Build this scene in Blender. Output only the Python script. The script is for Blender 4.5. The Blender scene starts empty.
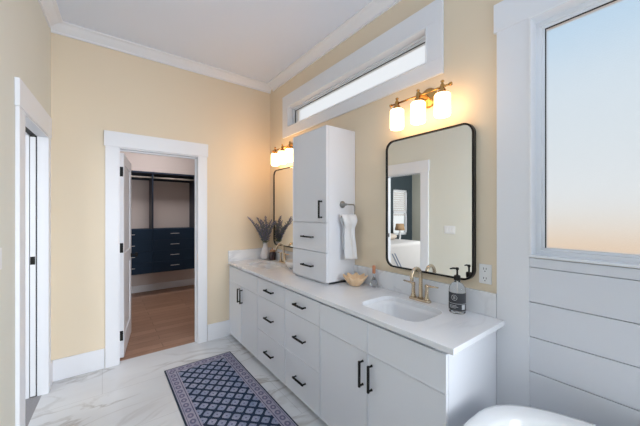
import bpy, bmesh, math, random
from mathutils import Vector, Matrix
random.seed(7)
PI = math.pi
C = bpy.context.scene.collection
S = bpy.context.scene

# ------------------------------------------------------------------ camera
cam_d = bpy.data.cameras.new('camera')
cam_d.sensor_fit = 'HORIZONTAL'; cam_d.sensor_width = 36.0
cam_d.lens = 286.06 * 36.0 / 640.0
cam_d.clip_start = 0.02
cam_d.shift_y = 0.0
cam = bpy.data.objects.new('camera', cam_d); C.objects.link(cam)
cam.location = (0, 0, 1.512)
cam.rotation_euler = (PI / 2, 0, -0.6505)
S.camera = cam

# ------------------------------------------------------------------ colour management
S.view_settings.view_transform = 'Standard'
S.view_settings.look = 'None'
S.view_settings.exposure = -0.28
S.view_settings.gamma = 1.0
S.view_settings.use_curve_mapping = False

# ------------------------------------------------------------------ world: hazy evening sky over tan ground
W = bpy.data.worlds.new('sky'); S.world = W; W.use_nodes = True
nt = W.node_tree; nt.nodes.clear()
out = nt.nodes.new('ShaderNodeOutputWorld'); bg = nt.nodes.new('ShaderNodeBackground')
tc = nt.nodes.new('ShaderNodeTexCoord'); sx = nt.nodes.new('ShaderNodeSeparateXYZ')
mr = nt.nodes.new('ShaderNodeMapRange'); cr = nt.nodes.new('ShaderNodeValToRGB')
mr.inputs['From Min'].default_value = -0.25; mr.inputs['From Max'].default_value = 0.75
nt.links.new(tc.outputs['Generated'], sx.inputs[0]); nt.links.new(sx.outputs['Z'], mr.inputs['Value'])
nt.links.new(mr.outputs[0], cr.inputs[0]); nt.links.new(cr.outputs[0], bg.inputs[0]); nt.links.new(bg.outputs[0], out.inputs[0])
el = cr.color_ramp.elements
el[0].position = 0.0; el[0].color = (0.80, 0.55, 0.36, 1)
el[1].position = 1.0; el[1].color = (0.34, 0.57, 0.86, 1)
for p, c in ((0.11, (0.88, 0.60, 0.40, 1)), (0.17, (0.90, 0.70, 0.52, 1)), (0.22, (0.88, 0.82, 0.74, 1)), (0.29, (0.86, 0.88, 0.89, 1)), (0.45, (0.80, 0.86, 0.90, 1)), (0.58, (0.76, 0.85, 0.92, 1)), (0.70, (0.58, 0.76, 0.92, 1))):
    e = el.new(p); e.color = c
# bright hazy cloud towards +y
hz = nt.nodes.new('ShaderNodeMapRange'); hz.interpolation_type = 'SMOOTHSTEP'; hz.inputs['From Min'].default_value = 0.28; hz.inputs['From Max'].default_value = 0.48
hm = nt.nodes.new('ShaderNodeMixRGB'); hm.inputs[2].default_value = (0.98, 1.0, 1.02, 1)
nt.links.new(sx.outputs['Y'], hz.inputs['Value']); nt.links.new(hz.outputs[0], hm.inputs[0]); nt.links.new(cr.outputs[0], hm.inputs[1]); nt.links.new(hm.outputs[0], bg.inputs[0])
bg.inputs[1].default_value = 1.25

# ------------------------------------------------------------------ large lights
def area(name, loc, rot, sx_, sy_, power, col):
    l = bpy.data.lights.new(name, 'AREA'); l.shape = 'RECTANGLE'; l.size = sx_; l.size_y = sy_
    l.energy = power; l.color = col
    o = bpy.data.objects.new(name, l); C.objects.link(o); o.location = loc; o.rotation_euler = rot
    return o
# unseen fill lamp added behind the camera, tipped up to brighten the ceiling
area('fill_behind', (0.9, -1.5, 1.3), (math.radians(140), 0, math.radians(28)), 1.5, 1.4, 34, (0.745, 0.86, 1.0)).data.spread = math.radians(120)
# unseen narrow lamp added to brighten the far wall and left wall
low = area('fill_slanting', (1.3, -1.9, 1.7), (math.radians(78), 0, math.radians(21)), 0.9, 1.6, 28, (0.88, 0.94, 1.0)); low.data.spread = math.radians(66)
# ceiling light of the walk-in closet and an unseen fill lamp inside the bedroom
area('closet_ceiling_light', (0.75, 5.45, 3.0), (0, 0, 0), 0.5, 0.5, 25, (1.0, 0.95, 0.93))
area('bedroom_fill', (-2.4, 2.0, 2.2), (math.radians(60), 0, math.radians(10)), 1.6, 1.6, 70, (0.95, 0.97, 1.0))

# ------------------------------------------------------------------ materials
def lin(h):
    r, g, b = h
    f = lambda v: (v / 255 / 12.92) if v / 255 <= 0.04045 else ((v / 255 + 0.055) / 1.055) ** 2.4
    return (f(r), f(g), f(b), 1)

def mat(name, rgb, rough=0.5, metal=0.0, noise=0.0, scale=20.0, bump=0.0, emit=None, es=0.0, trans=0.0, ior=1.45, coat=0.0):
    m = bpy.data.materials.new(name); m.use_nodes = True
    t = m.node_tree; b = t.nodes['Principled BSDF']
    b.inputs['Base Color'].default_value = lin(rgb); b.inputs['Roughness'].default_value = rough
    b.inputs['Metallic'].default_value = metal; b.inputs['IOR'].default_value = ior
    b.inputs['Transmission Weight'].default_value = trans; b.inputs['Coat Weight'].default_value = coat
    if emit: b.inputs['Emission Color'].default_value = lin(emit); b.inputs['Emission Strength'].default_value = es
    if noise or bump:
        c = t.nodes.new('ShaderNodeTexCoord'); n = t.nodes.new('ShaderNodeTexNoise'); n.inputs['Scale'].default_value = scale
        n.inputs['Detail'].default_value = 4
        t.links.new(c.outputs['Object'], n.inputs['Vector'])
        if noise:
            r = t.nodes.new('ShaderNodeValToRGB'); k = lin(rgb)
            r.color_ramp.elements[0].color = tuple(v * (1 - noise) for v in k[:3]) + (1,)
            r.color_ramp.elements[1].color = tuple(min(1, v * (1 + noise)) for v in k[:3]) + (1,)
            t.links.new(n.outputs['Fac'], r.inputs[0]); t.links.new(r.outputs[0], b.inputs['Base Color'])
        if bump:
            u = t.nodes.new('ShaderNodeBump'); u.inputs['Strength'].default_value = bump; u.inputs['Distance'].default_value = 0.002
            t.links.new(n.outputs['Fac'], u.inputs['Height']); t.links.new(u.outputs[0], b.inputs['Normal'])
    return m

M = {}
M['paint'] = mat('yellow_paint', (233, 218, 194), 0.75, noise=0.012, scale=3, bump=0.05)
M['paint_daylit'] = mat('daylit_yellow_paint', (226, 225, 214), 0.75, noise=0.012, scale=3, bump=0.05)  # left wall's yellow paint, lightened to carry the daylight falling on it
M['ceil'] = mat('ceiling_paint', (230, 238, 252), 0.8, noise=0.008, scale=3)
M['trim'] = mat('white_trim_paint', (236, 238, 243), 0.4, noise=0.008, scale=6)
M['cab'] = mat('white_cabinet_paint', (231, 234, 241), 0.38, noise=0.008, scale=6)
M['ship'] = mat('white_shiplap_paint', (226, 229, 236), 0.45, noise=0.01, scale=5)
M['groove'] = mat('dark_groove', (120, 122, 126), 0.8, noise=0.05)
M['black'] = mat('matte_black_metal', (12, 12, 13), 0.7, 0.0, noise=0.05, scale=40)
M['frame'] = mat('black_mirror_frame', (30, 29, 30), 0.35, 0.5, noise=0.05, scale=30)
M['silver'] = mat('mirror_silver', (246, 248, 246), 0.0, 1.0)
M['bronze'] = mat('champagne_bronze', (206, 189, 166), 0.25, 1.0, noise=0.04, scale=30)
M['brass'] = mat('aged_brass', (196, 150, 88), 0.25, 1.0, noise=0.05, scale=40)
M['nickel'] = mat('brushed_nickel', (150, 148, 146), 0.3, 1.0, noise=0.05, scale=40)
M['chrome'] = mat('chrome', (210, 212, 215), 0.12, 1.0, noise=0.02)
M['shade'] = mat('lit_opal_glass', (255, 244, 225), 0.3, emit=(255, 207, 152), es=8.5, noise=0.01)
M['shade_bright'] = mat('bright_lit_opal_glass', (255, 244, 225), 0.3, emit=(255, 202, 140), es=17.0, noise=0.01)
M['ceramic'] = mat('white_ceramic', (240, 241, 243), 0.12, noise=0.006, scale=5, coat=0.3)
M['basin'] = mat('basin_ceramic', (236, 238, 242), 0.15, noise=0.006, scale=5, coat=0.3)
M['navy'] = mat('navy_cabinet_paint', (6, 38, 62), 0.75, noise=0.05, scale=8)
M['navy_dark'] = mat('navy_shelf_paint', (22, 34, 54), 0.45, noise=0.05, scale=8)
M['closet_wall'] = mat('closet_wall_paint', (214, 203, 199), 0.75, noise=0.012, scale=3)
M['pull'] = mat('satin_silver', (206, 206, 206), 0.45, 0.5, noise=0.02)
M['rod'] = mat('pale_closet_rod', (214, 206, 196), 0.35, 0.3, noise=0.02)
M['plastic'] = mat('white_plastic', (238, 238, 238), 0.35, noise=0.006)
M['slot'] = mat('dark_slot', (45, 45, 48), 0.6, noise=0.05)
M['towel'] = mat('white_terry', (238, 240, 244), 0.95, noise=0.03, scale=120, bump=0.6)
M['vase'] = mat('speckled_vase', (226, 224, 228), 0.35, noise=0.12, scale=28)
M['stem'] = mat('lavender_stem_green', (92, 104, 84), 0.8, noise=0.15, scale=40)
M['flower'] = mat('dusty_lavender', (122, 120, 152), 0.9, noise=0.5, scale=60)
M['leaf'] = mat('grey_green_leaf', (112, 124, 108), 0.8, noise=0.2, scale=60)
M['amber'] = mat('smoked_dark_glass', (58, 44, 48), 0.12, noise=0.2, scale=25, coat=0.5)
M['tan'] = mat('tan_wood_lid', (176, 138, 108), 0.6, noise=0.15, scale=30)
M['bowl_gold'] = mat('peach_gold_bowl', (238, 206, 168), 0.35, 0.1, noise=0.15, scale=22, bump=0.3)
M['copper'] = mat('copper_cap', (196, 132, 98), 0.35, 0.4, noise=0.08, scale=30)
M['glass'] = mat('clear_glass', (250, 252, 252), 0.03, trans=1.0, ior=1.2)
M['smoke_glass'] = mat('faceted_clear_glass', (222, 226, 232), 0.06, trans=0.85, ior=1.45, noise=0.1, scale=40)
M['label'] = mat('charcoal_label', (58, 60, 66), 0.55, noise=0.05, scale=30)
M['label_ink'] = mat('pale_label_ink', (206, 208, 212), 0.6, noise=0.02)
M['bed_white'] = mat('white_bedspread', (232, 228, 226), 0.9, noise=0.02, scale=10, bump=0.3)
M['pillow'] = mat('cream_pillow', (222, 208, 194), 0.9, noise=0.03, scale=20, bump=0.2)
M['stripe'] = mat('grey_blue_stripe', (128, 142, 168), 0.9, noise=0.05)
M['teal'] = mat('dark_slate_wall_paint', (62, 74, 80), 0.7, noise=0.02, scale=3)
M['sage'] = mat('pale_sage_wall_paint', (205, 204, 190), 0.75, noise=0.012, scale=3)
M['darkwood'] = mat('dark_bed_wood', (38, 34, 34), 0.5, noise=0.1)
M['grey_wood'] = mat('grey_nightstand', (112, 110, 112), 0.5, noise=0.08)
M['lampshade'] = mat('tan_lamp_shade', (206, 170, 132), 0.8, noise=0.04, scale=30)
M['carpet'] = mat('grey_carpet', (150, 150, 154), 0.95, noise=0.12, scale=90, bump=0.5)
M['vinyl'] = mat('white_vinyl', (240, 242, 246), 0.3, noise=0.005)
M['gasket'] = mat('black_gasket', (28, 30, 34), 0.6, noise=0.05)
M['ground'] = mat('tan_ground', (200, 160, 120), 0.9, noise=0.1)

def frosted():
    m = bpy.data.materials.new('frosted_glass'); m.use_nodes = True; t = m.node_tree; t.nodes.clear()
    o = t.nodes.new('ShaderNodeOutputMaterial'); mx = t.nodes.new('ShaderNodeMixShader')
    r = t.nodes.new('ShaderNodeBsdfRefraction'); g = t.nodes.new('ShaderNodeBsdfGlossy')
    r.inputs['Color'].default_value = (0.93, 0.94, 0.95, 1); r.inputs['Roughness'].default_value = 0.32; r.inputs['IOR'].default_value = 1.25
    g.inputs['Roughness'].default_value = 0.35; mx.inputs[0].default_value = 0.03
    c = t.nodes.new('ShaderNodeTexCoord'); n = t.nodes.new('ShaderNodeTexNoise'); n.inputs['Scale'].default_value = 150; n.inputs['Detail'].default_value = 3
    u = t.nodes.new('ShaderNodeBump'); u.inputs['Strength'].default_value = 0.45; u.inputs['Distance'].default_value = 0.002
    t.links.new(c.outputs['Object'], n.inputs['Vector']); t.links.new(n.outputs['Fac'], u.inputs['Height'])
    t.links.new(u.outputs[0], r.inputs['Normal'])
    t.links.new(r.outputs[0], mx.inputs[1]); t.links.new(g.outputs[0], mx.inputs[2]); t.links.new(mx.outputs[0], o.inputs[0])
    return m
M['frosted'] = frosted()

def marble(name, base, vein, vscale, vstr, tile=None, rough=0.2, warm=None):
    m = bpy.data.materials.new(name); m.use_nodes = True; t = m.node_tree; b = t.nodes['Principled BSDF']; L = t.links.new
    b.inputs['Roughness'].default_value = rough
    c = t.nodes.new('ShaderNodeTexCoord')
    mp = t.nodes.new('ShaderNodeMapping'); mp.inputs['Rotation'].default_value = (0, 0, 0.5); mp.inputs['Scale'].default_value = (0.55, 1.5, 1.0)
    L(c.outputs['Object'], mp.inputs[0])
    n1 = t.nodes.new('ShaderNodeTexNoise'); n1.inputs['Scale'].default_value = vscale; n1.inputs['Detail'].default_value = 6; n1.inputs['Distortion'].default_value = 1.3
    L(mp.outputs[0], n1.inputs['Vector'])
    s = t.nodes.new('ShaderNodeMath'); s.operation = 'SUBTRACT'; s.inputs[1].default_value = 0.5; L(n1.outputs['Fac'], s.inputs[0])
    a = t.nodes.new('ShaderNodeMath'); a.operation = 'ABSOLUTE'; L(s.outputs[0], a.inputs[0])
    r = t.nodes.new('ShaderNodeValToRGB'); r.color_ramp.elements[0].position = 0.0; r.color_ramp.elements[0].color = (1, 1, 1, 1)
    r.color_ramp.elements[1].position = 0.035; r.color_ramp.elements[1].color = (0, 0, 0, 1); L(a.outputs[0], r.inputs[0])
    n2 = t.nodes.new('ShaderNodeTexNoise'); n2.inputs['Scale'].default_value = vscale * 0.8; n2.inputs['Detail'].default_value = 2
    L(c.outputs['Object'], n2.inputs['Vector'])
    r2 = t.nodes.new('ShaderNodeValToRGB'); r2.color_ramp.elements[0].position = 0.42; r2.color_ramp.elements[1].position = 0.68; L(n2.outputs['Fac'], r2.inputs[0])
    f = t.nodes.new('ShaderNodeMath'); f.operation = 'MULTIPLY'; L(r.outputs[0], f.inputs[0]); L(r2.outputs[0], f.inputs[1])
    f2 = t.nodes.new('ShaderNodeMath'); f2.operation = 'MULTIPLY'; f2.inputs[1].default_value = vstr; L(f.outputs[0], f2.inputs[0])
    cl = t.nodes.new('ShaderNodeMixRGB'); cl.inputs[1].default_value = lin(base); cl.inputs[2].default_value = lin(warm or base)
    n3 = t.nodes.new('ShaderNodeTexNoise'); n3.inputs['Scale'].default_value = vscale * 0.9; n3.inputs['Detail'].default_value = 5; L(mp.outputs[0], n3.inputs['Vector'])
    r3 = t.nodes.new('ShaderNodeValToRGB'); r3.color_ramp.elements[0].position = 0.45; r3.color_ramp.elements[1].position = 0.75; L(n3.outputs['Fac'], r3.inputs[0])
    L(r3.outputs[0], cl.inputs[0])
    mx = t.nodes.new('ShaderNodeMixRGB'); mx.inputs[2].default_value = lin(vein); L(cl.outputs[0], mx.inputs[1]); L(f2.outputs[0], mx.inputs[0])
    last = mx
    if tile:
        bk = t.nodes.new('ShaderNodeTexBrick'); bk.inputs['Color1'].default_value = (1, 1, 1, 1); bk.inputs['Color2'].default_value = (1, 1, 1, 1); bk.inputs['Mortar'].default_value = (0.80, 0.80, 0.80, 1)
        bk.inputs['Scale'].default_value = 1.0; bk.inputs['Mortar Size'].default_value = 0.0022; bk.inputs['Brick Width'].default_value = tile[0]; bk.inputs['Row Height'].default_value = tile[1]; bk.offset = 0.5
        L(c.outputs['Object'], bk.inputs['Vector'])
        mu = t.nodes.new('ShaderNodeMixRGB'); mu.blend_type = 'MULTIPLY'; mu.inputs[0].default_value = 1; L(mx.outputs[0], mu.inputs[1]); L(bk.outputs['Color'], mu.inputs[2]); last = mu
    L(last.outputs[0], b.inputs['Base Color'])
    return m
M['marble'] = marble('marble_tile', (220, 223, 227), (146, 141, 136), 1.7, 0.7, (1.2, 0.6), 0.22, (208, 210, 214))
M['quartz'] = marble('white_quartz', (238, 240, 244), (182, 186, 194), 1.5, 0.5, None, 0.16, (226, 230, 238))

def wood():
    m = bpy.data.materials.new('red_brown_planks'); m.use_nodes = True; t = m.node_tree; b = t.nodes['Principled BSDF']; L = t.links.new
    b.inputs['Roughness'].default_value = 0.4
    c = t.nodes.new('ShaderNodeTexCoord')
    bk = t.nodes.new('ShaderNodeTexBrick'); bk.inputs['Color1'].default_value = lin((182, 146, 124)); bk.inputs['Color2'].default_value = lin((160, 126, 106)); bk.inputs['Mortar'].default_value = lin((96, 74, 62))
    bk.inputs['Scale'].default_value = 1; bk.inputs['Brick Width'].default_value = 1.1; bk.inputs['Row Height'].default_value = 0.13; bk.inputs['Mortar Size'].default_value = 0.002
    L(c.outputs['Object'], bk.inputs['Vector'])
    mp = t.nodes.new('ShaderNodeMapping'); mp.inputs['Scale'].default_value = (2, 22, 1); L(c.outputs['Object'], mp.inputs[0])
    n = t.nodes.new('ShaderNodeTexNoise'); n.inputs['Scale'].default_value = 2; n.inputs['Detail'].default_value = 6; L(mp.outputs[0], n.inputs['Vector'])
    r = t.nodes.new('ShaderNodeValToRGB'); r.color_ramp.elements[0].color = (0.68, 0.68, 0.68, 1); r.color_ramp.elements[1].color = (1.15, 1.12, 1.1, 1); L(n.outputs['Fac'], r.inputs[0])
    mu = t.nodes.new('ShaderNodeMixRGB'); mu.blend_type = 'MULTIPLY'; mu.inputs[0].default_value = 1; L(bk.outputs['Color'], mu.inputs[1]); L(r.outputs[0], mu.inputs[2])
    L(mu.outputs[0], b.inputs['Base Color']); return m
M['wood'] = wood()

# ------------------------------------------------------------------ mesh helpers
def bm_new(): return bmesh.new()
def box(bm, x0, x1, y0, y1, z0, z1):
    v = [bm.verts.new(p) for p in ((x0, y0, z0), (x1, y0, z0), (x1, y1, z0), (x0, y1, z0), (x0, y0, z1), (x1, y0, z1), (x1, y1, z1), (x0, y1, z1))]
    fs = [(0, 3, 2, 1), (4, 5, 6, 7), (0, 1, 5, 4), (1, 2, 6, 5), (2, 3, 7, 6), (3, 0, 4, 7)]
    return [bm.faces.new([v[i] for i in f]) for f in fs]
def frame_from(d):
    d = d.normalized(); up = Vector((0, 0, 1)) if abs(d.z) < 0.95 else Vector((1, 0, 0))
    a = d.cross(up).normalized(); return a, a.cross(d).normalized()
def loft(bm, rings, caps=True, closed=False):
    vs = [[bm.verts.new(p) for p in r] for r in rings]; n = len(vs[0])
    m = len(vs)
    for i in range(m if closed else m - 1):
        A, B = vs[i], vs[(i + 1) % m]
        for j in range(n): bm.faces.new((A[j], A[(j + 1) % n], B[(j + 1) % n], B[j]))
    if caps and not closed:
        bm.faces.new(list(reversed(vs[0]))); bm.faces.new(vs[-1])
    return vs
def tube(bm, pts, rad, n=12, closed=False):
    pts = [Vector(p) for p in pts]; R = rad if isinstance(rad, (list, tuple)) else [rad] * len(pts)
    rings = []; prev = None; k = len(pts)
    for i, p in enumerate(pts):
        if closed: d = pts[(i + 1) % k] - pts[i - 1]
        else: d = pts[min(i + 1, k - 1)] - pts[max(i - 1, 0)]
        d.normalize()
        if prev is None: a, b = frame_from(d)
        else:
            a = prev - d * prev.dot(d)
            if a.length < 1e-5: a, _ = frame_from(d)
            a.normalize(); b = a.cross(d)
        prev = a; b = d.cross(a)
        rings.append([p + (a * math.cos(t * 2 * PI / n) + b * math.sin(t * 2 * PI / n)) * R[i] for t in range(n)])
    loft(bm, rings, closed=closed)
def lathe(bm, prof, c=(0, 0, 0), n=28, axis='z', wob=None):
    rings = []
    for i, (r, z) in enumerate(prof):
        ring = []
        for t in range(n):
            a = t * 2 * PI / n; k = r * (1 + (wob(a, i) if wob else 0)); q = (k * math.cos(a), k * math.sin(a), z)
            if axis == 'x': q = (q[2], q[0], q[1])
            if axis == 'y': q = (q[0], q[2], q[1])
            ring.append((c[0] + q[0], c[1] + q[1], c[2] + q[2]))
        rings.append(ring)
    loft(bm, rings)
def rrect(w, h, r, seg=6):
    pts = []
    for cx, cy, a0 in ((w / 2 - r, h / 2 - r, 0), (-w / 2 + r, h / 2 - r, PI / 2), (-w / 2 + r, -h / 2 + r, PI), (w / 2 - r, -h / 2 + r, 3 * PI / 2)):
        for i in range(seg + 1):
            a = a0 + i / seg * PI / 2; pts.append((cx + r * math.cos(a), cy + r * math.sin(a)))
    return pts
def obj(name, bm, m, parent=None, smooth=False, bevel=0.0, seg=2, subsurf=0, solid=0.0):
    bmesh.ops.recalc_face_normals(bm, faces=bm.faces)
    me = bpy.data.meshes.new(name); bm.to_mesh(me); bm.free()
    for mm in (m if isinstance(m, (list, tuple)) else [m]): me.materials.append(M[mm] if isinstance(mm, str) else mm)
    o = bpy.data.objects.new(name, me); C.objects.link(o)
    if parent:
        o.parent = parent; o.matrix_parent_inverse = Matrix.Translation(parent.location).inverted() if parent.rotation_euler.z == 0 else parent_matrix(parent).inverted()
    if smooth:
        for p in me.polygons: p.use_smooth = True
    if solid: s = o.modifiers.new('solid', 'SOLIDIFY'); s.thickness = solid; s.offset = 0
    if bevel:
        b = o.modifiers.new('bevel', 'BEVEL'); b.width = bevel; b.segments = seg; b.limit_method = 'ANGLE'; b.angle_limit = math.radians(40)
    if subsurf: s = o.modifiers.new('sub', 'SUBSURF'); s.levels = subsurf; s.render_levels = subsurf
    return o
def parent_matrix(p):
    m = Matrix.Translation(p.location) @ p.rotation_euler.to_matrix().to_4x4()
    return (parent_matrix(p.parent) @ p.matrix_parent_inverse @ m) if p.parent else m
def child(name, bm, m, parent, **k):            # parent may be a mesh part (at origin) or a thing
    o = obj(name, bm, m, None, **k); o.parent = parent
    o.matrix_parent_inverse = parent_matrix(parent).inverted()
    return o
def thing(name, label, cat, loc=(0, 0, 0), group=None):
    o = bpy.data.objects.new(name, None); C.objects.link(o); o.location = loc; o.empty_display_size = 0.05
    return tag(o, label, cat, group)
def tag(o, label, cat, group=None, kind=None):
    o['label'] = label; o['category'] = cat
    if group: o['group'] = group
    if kind: o['kind'] = kind
    return o
def struct(name, bm, m, label, cat, **k):
    o = obj(name, bm, m, **k); return tag(o, label, cat, None, 'structure')
def copy_tree(src, dx, label=None, group=None):
    def rec(o, par):
        c = o.copy(); C.objects.link(c)
        if par: c.parent = par
        for ch in [q for q in bpy.data.objects if q.parent == o]: rec(ch, c)
        return c
    r = rec(src, None); r.location = Vector(src.location) + Vector(dx)
    if label: r['label'] = label
    if group: r['group'] = group
    return r
def panel_holes(bm, axis, p0, p1, a0, a1, z0, z1, holes):
    """wall slab between p0..p1 along its normal axis, spanning a0..a1 and z0..z1, with rectangular holes"""
    As = sorted({a0, a1, *[h[0] for h in holes], *[h[1] for h in holes]}); Zs = sorted({z0, z1, *[h[2] for h in holes], *[h[3] for h in holes]})
    solid = lambda i, j: 0 <= i < len(As) - 1 and 0 <= j < len(Zs) - 1 and not any(h[0] <= (As[i] + As[i + 1]) / 2 <= h[1] and h[2] <= (Zs[j] + Zs[j + 1]) / 2 <= h[3] for h in holes)
    cache = {}
    def V(p, a, z):
        k = (p, a, z)
        if k not in cache: cache[k] = bm.verts.new((p, a, z) if axis == 'x' else (a, p, z))
        return cache[k]
    for i in range(len(As) - 1):
        for j in range(len(Zs) - 1):
            if not solid(i, j): continue
            a, b, c, d = As[i], As[i + 1], Zs[j], Zs[j + 1]
            bm.faces.new((V(p0, a, c), V(p0, b, c), V(p0, b, d), V(p0, a, d))); bm.faces.new((V(p1, a, c), V(p1, a, d), V(p1, b, d), V(p1, b, c)))
            if not solid(i - 1, j): bm.faces.new((V(p0, a, c), V(p0, a, d), V(p1, a, d), V(p1, a, c)))
            if not solid(i + 1, j): bm.faces.new((V(p0, b, c), V(p1, b, c), V(p1, b, d), V(p0, b, d)))
            if not solid(i, j - 1): bm.faces.new((V(p0, a, c), V(p1, a, c), V(p1, b, c), V(p0, b, c)))
            if not solid(i, j + 1): bm.faces.new((V(p0, a, d), V(p0, b, d), V(p1, b, d), V(p1, a, d)))

# ------------------------------------------------------------------ dimensions
A, B, CL = 1.813, 3.499, -0.366          # vanity wall, far wall, left wall
YB = -2.6; ZC = 3.22
WT = 0.16
# windows in the vanity wall: transom and main
TR = (1.128, 3.02, 2.548, 2.812); MW = (-0.36, 0.536, 1.278, 2.545)
FD = (0.131, 0.886, 0.0, 2.165)          # far doorway (x range)
LD = (2.605, 3.30, 0.0, 2.16)             # left doorway (y range)

# the left wall opens three degrees away from the vanity wall towards the camera
LROT = Matrix.Translation((CL, B, 0)) @ Matrix.Rotation(math.radians(-3.0), 4, 'Z') @ Matrix.Translation((-CL, -B, 0))
def rl(bm): bmesh.ops.transform(bm, matrix=LROT, verts=bm.verts); return bm
def prism(bm, pts, z0, z1): loft(bm, [[(p[0], p[1], z) for p in pts] for z in (z0, z1)])

# ------------------------------------------------------------------ structure
bm = bm_new(); e0 = LROT @ Vector((CL - 0.02, YB, 0)); prism(bm, [(e0.x, YB), (A, YB), (A, B + 0.06), (CL - 0.02, B + 0.06)], -0.05, 0)
struct('floor', bm, 'marble', 'white marble tile floor with grey tan veins', 'floor')
bm = bm_new(); box(bm, -0.3, 1.95, B + 0.06, 6.6, -0.05, 0)
struct('floor_closet', bm, 'wood', 'red brown plank floor of the walk-in closet', 'floor')
bm = bm_new(); prism(bm, [(-5.0, YB), (e0.x - 0.0005, YB), (CL - 0.0205, B + 0.06), (CL - 0.0205, 5.3), (-5.0, 5.3)], -0.05, 0)
struct('floor_bedroom', bm, 'carpet', 'grey carpet floor of the bedroom seen in the mirror', 'floor')
bm = bm_new(); box(bm, CL - 0.48, A + WT, YB, B + 0.13, ZC, ZC + 0.08)
struct('ceiling', bm, 'ceil', 'smooth white bathroom ceiling', 'ceiling')
bm = bm_new(); box(bm, -0.3, 1.95, B + 0.131, 6.6, 3.05, 3.11)
struct('ceiling_closet', bm, 'ceil', 'white ceiling of the walk-in closet', 'ceiling')
bm = bm_new(); prism(bm, [(-5.0, YB), (e0.x - 0.125, YB), (CL - 0.125, B + 0.06), (CL - 0.145, 5.3), (-5.0, 5.3)], 2.85, 2.93)
struct('ceiling_bedroom', bm, 'ceil', 'white ceiling of the bedroom seen in the mirror', 'ceiling')

bm = bm_new(); panel_holes(bm, 'x', A, A + WT, YB, B + 0.13, 0, ZC, [TR, MW])
struct('wall_right', bm, 'paint', 'yellow painted wall behind the vanity', 'wall')
bm = bm_new(); panel_holes(bm, 'y', B + 0.0005, B + 0.13, CL - 0.14, A, 0, ZC, [FD])
struct('wall_back', bm, 'paint', 'yellow painted wall with the closet doorway', 'wall')
bm = bm_new(); panel_holes(bm, 'x', CL - 0.14, CL, YB, B, 0, ZC, [LD]); rl(bm)
struct('wall_left', bm, 'paint_daylit', 'yellow painted wall with the pocket doorway, daylight put into its colour', 'wall')
bm = bm_new(); box(bm, CL - 0.48, A + WT, YB - 0.1, YB - 0.02, 0, ZC)  # unseen wall added to keep sky light off the shiplap
struct('wall_front_added', bm, 'paint', 'unseen yellow wall added behind the camera to block sky light', 'wall')
# closet and bedroom shells
bm = bm_new(); box(bm, -0.3, 1.95, 6.43, 6.5, 0, 3.05)
struct('wall_closet_back', bm, 'closet_wall', 'beige back wall of the walk-in closet', 'wall')
bm = bm_new(); box(bm, -0.3, -0.2, B + 0.131, 6.43, 0, 3.05)
struct('wall_closet_left', bm, 'closet_wall', 'beige left wall of the walk-in closet', 'wall')
bm = bm_new(); box(bm, 1.85, 1.95, B + 0.131, 6.43, 0, 3.05)
struct('wall_closet_right', bm, 'closet_wall', 'beige right wall of the walk-in closet', 'wall')
BW = (-3.38, -2.74, 0.90, 2.16)
bm = bm_new(); panel_holes(bm, 'y', 5.0, 5.12, -3.6, CL - 0.14, 0, 2.85, [BW])
struct('wall_bedroom_back', bm, 'teal', 'dark slate bedroom wall around a window, seen in the mirror', 'wall')
bm = bm_new(); box(bm, -3.7, -3.6, -1.5, 5.12, 0, 2.85)
struct('wall_bedroom_left', bm, 'sage', 'pale bedroom wall seen in the mirror', 'wall')

# crown mouldings
def crown(name, axis, at, sgn, a0, a1, label):
    bm = bm_new(); prof = [(0, 0), (0.014, 0.0), (0.014, 0.018), (0.05, 0.05), (0.068, 0.07), (0.09, 0.078), (0.09, 0.0895), (0, 0.0895)]
    rings = []
    for a in (a0, a1): rings.append([((at + sgn * d, a, 3.13 + z) if axis == 'x' else (a, at + sgn * d, 3.13 + z)) for d, z in prof])
    loft(bm, rings)
    if name == 'trim_2': rl(bm)
    struct(name, bm, 'trim', label, 'moulding')
crown('trim_1', 'y', B, -1, CL, A, 'white crown moulding above the far wall')
crown('trim_2', 'x', CL, 1, YB, B - 0.086, 'white crown moulding above the left wall')
crown('trim_3', 'x', A, -1, YB, B - 0.091, 'white crown moulding above the vanity wall')
# baseboards
bm = bm_new(); box(bm, CL, 0.018, B - 0.016, B - 0.0005, 0, 0.192); box(bm, 0.987, 1.29, B - 0.016, B - 0.0005, 0, 0.192)
struct('baseboard_back', bm, 'trim', 'tall white baseboard along the far wall', 'baseboard', bevel=0.003)
bm = bm_new(); box(bm, CL + 0.0005, CL + 0.016, 3.38, B - 0.018, 0, 0.192); box(bm, CL + 0.0005, CL + 0.016, YB, 2.484, 0, 0.192); rl(bm)
struct('baseboard_left', bm, 'trim', 'white baseboard along the left wall', 'baseboard', bevel=0.003)
bm = bm_new(); box(bm, -0.19, 1.84, 6.414, 6.4295, 0, 0.13)
struct('baseboard_closet', bm, 'trim', 'white baseboard along the closet back wall', 'baseboard', bevel=0.003)

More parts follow.
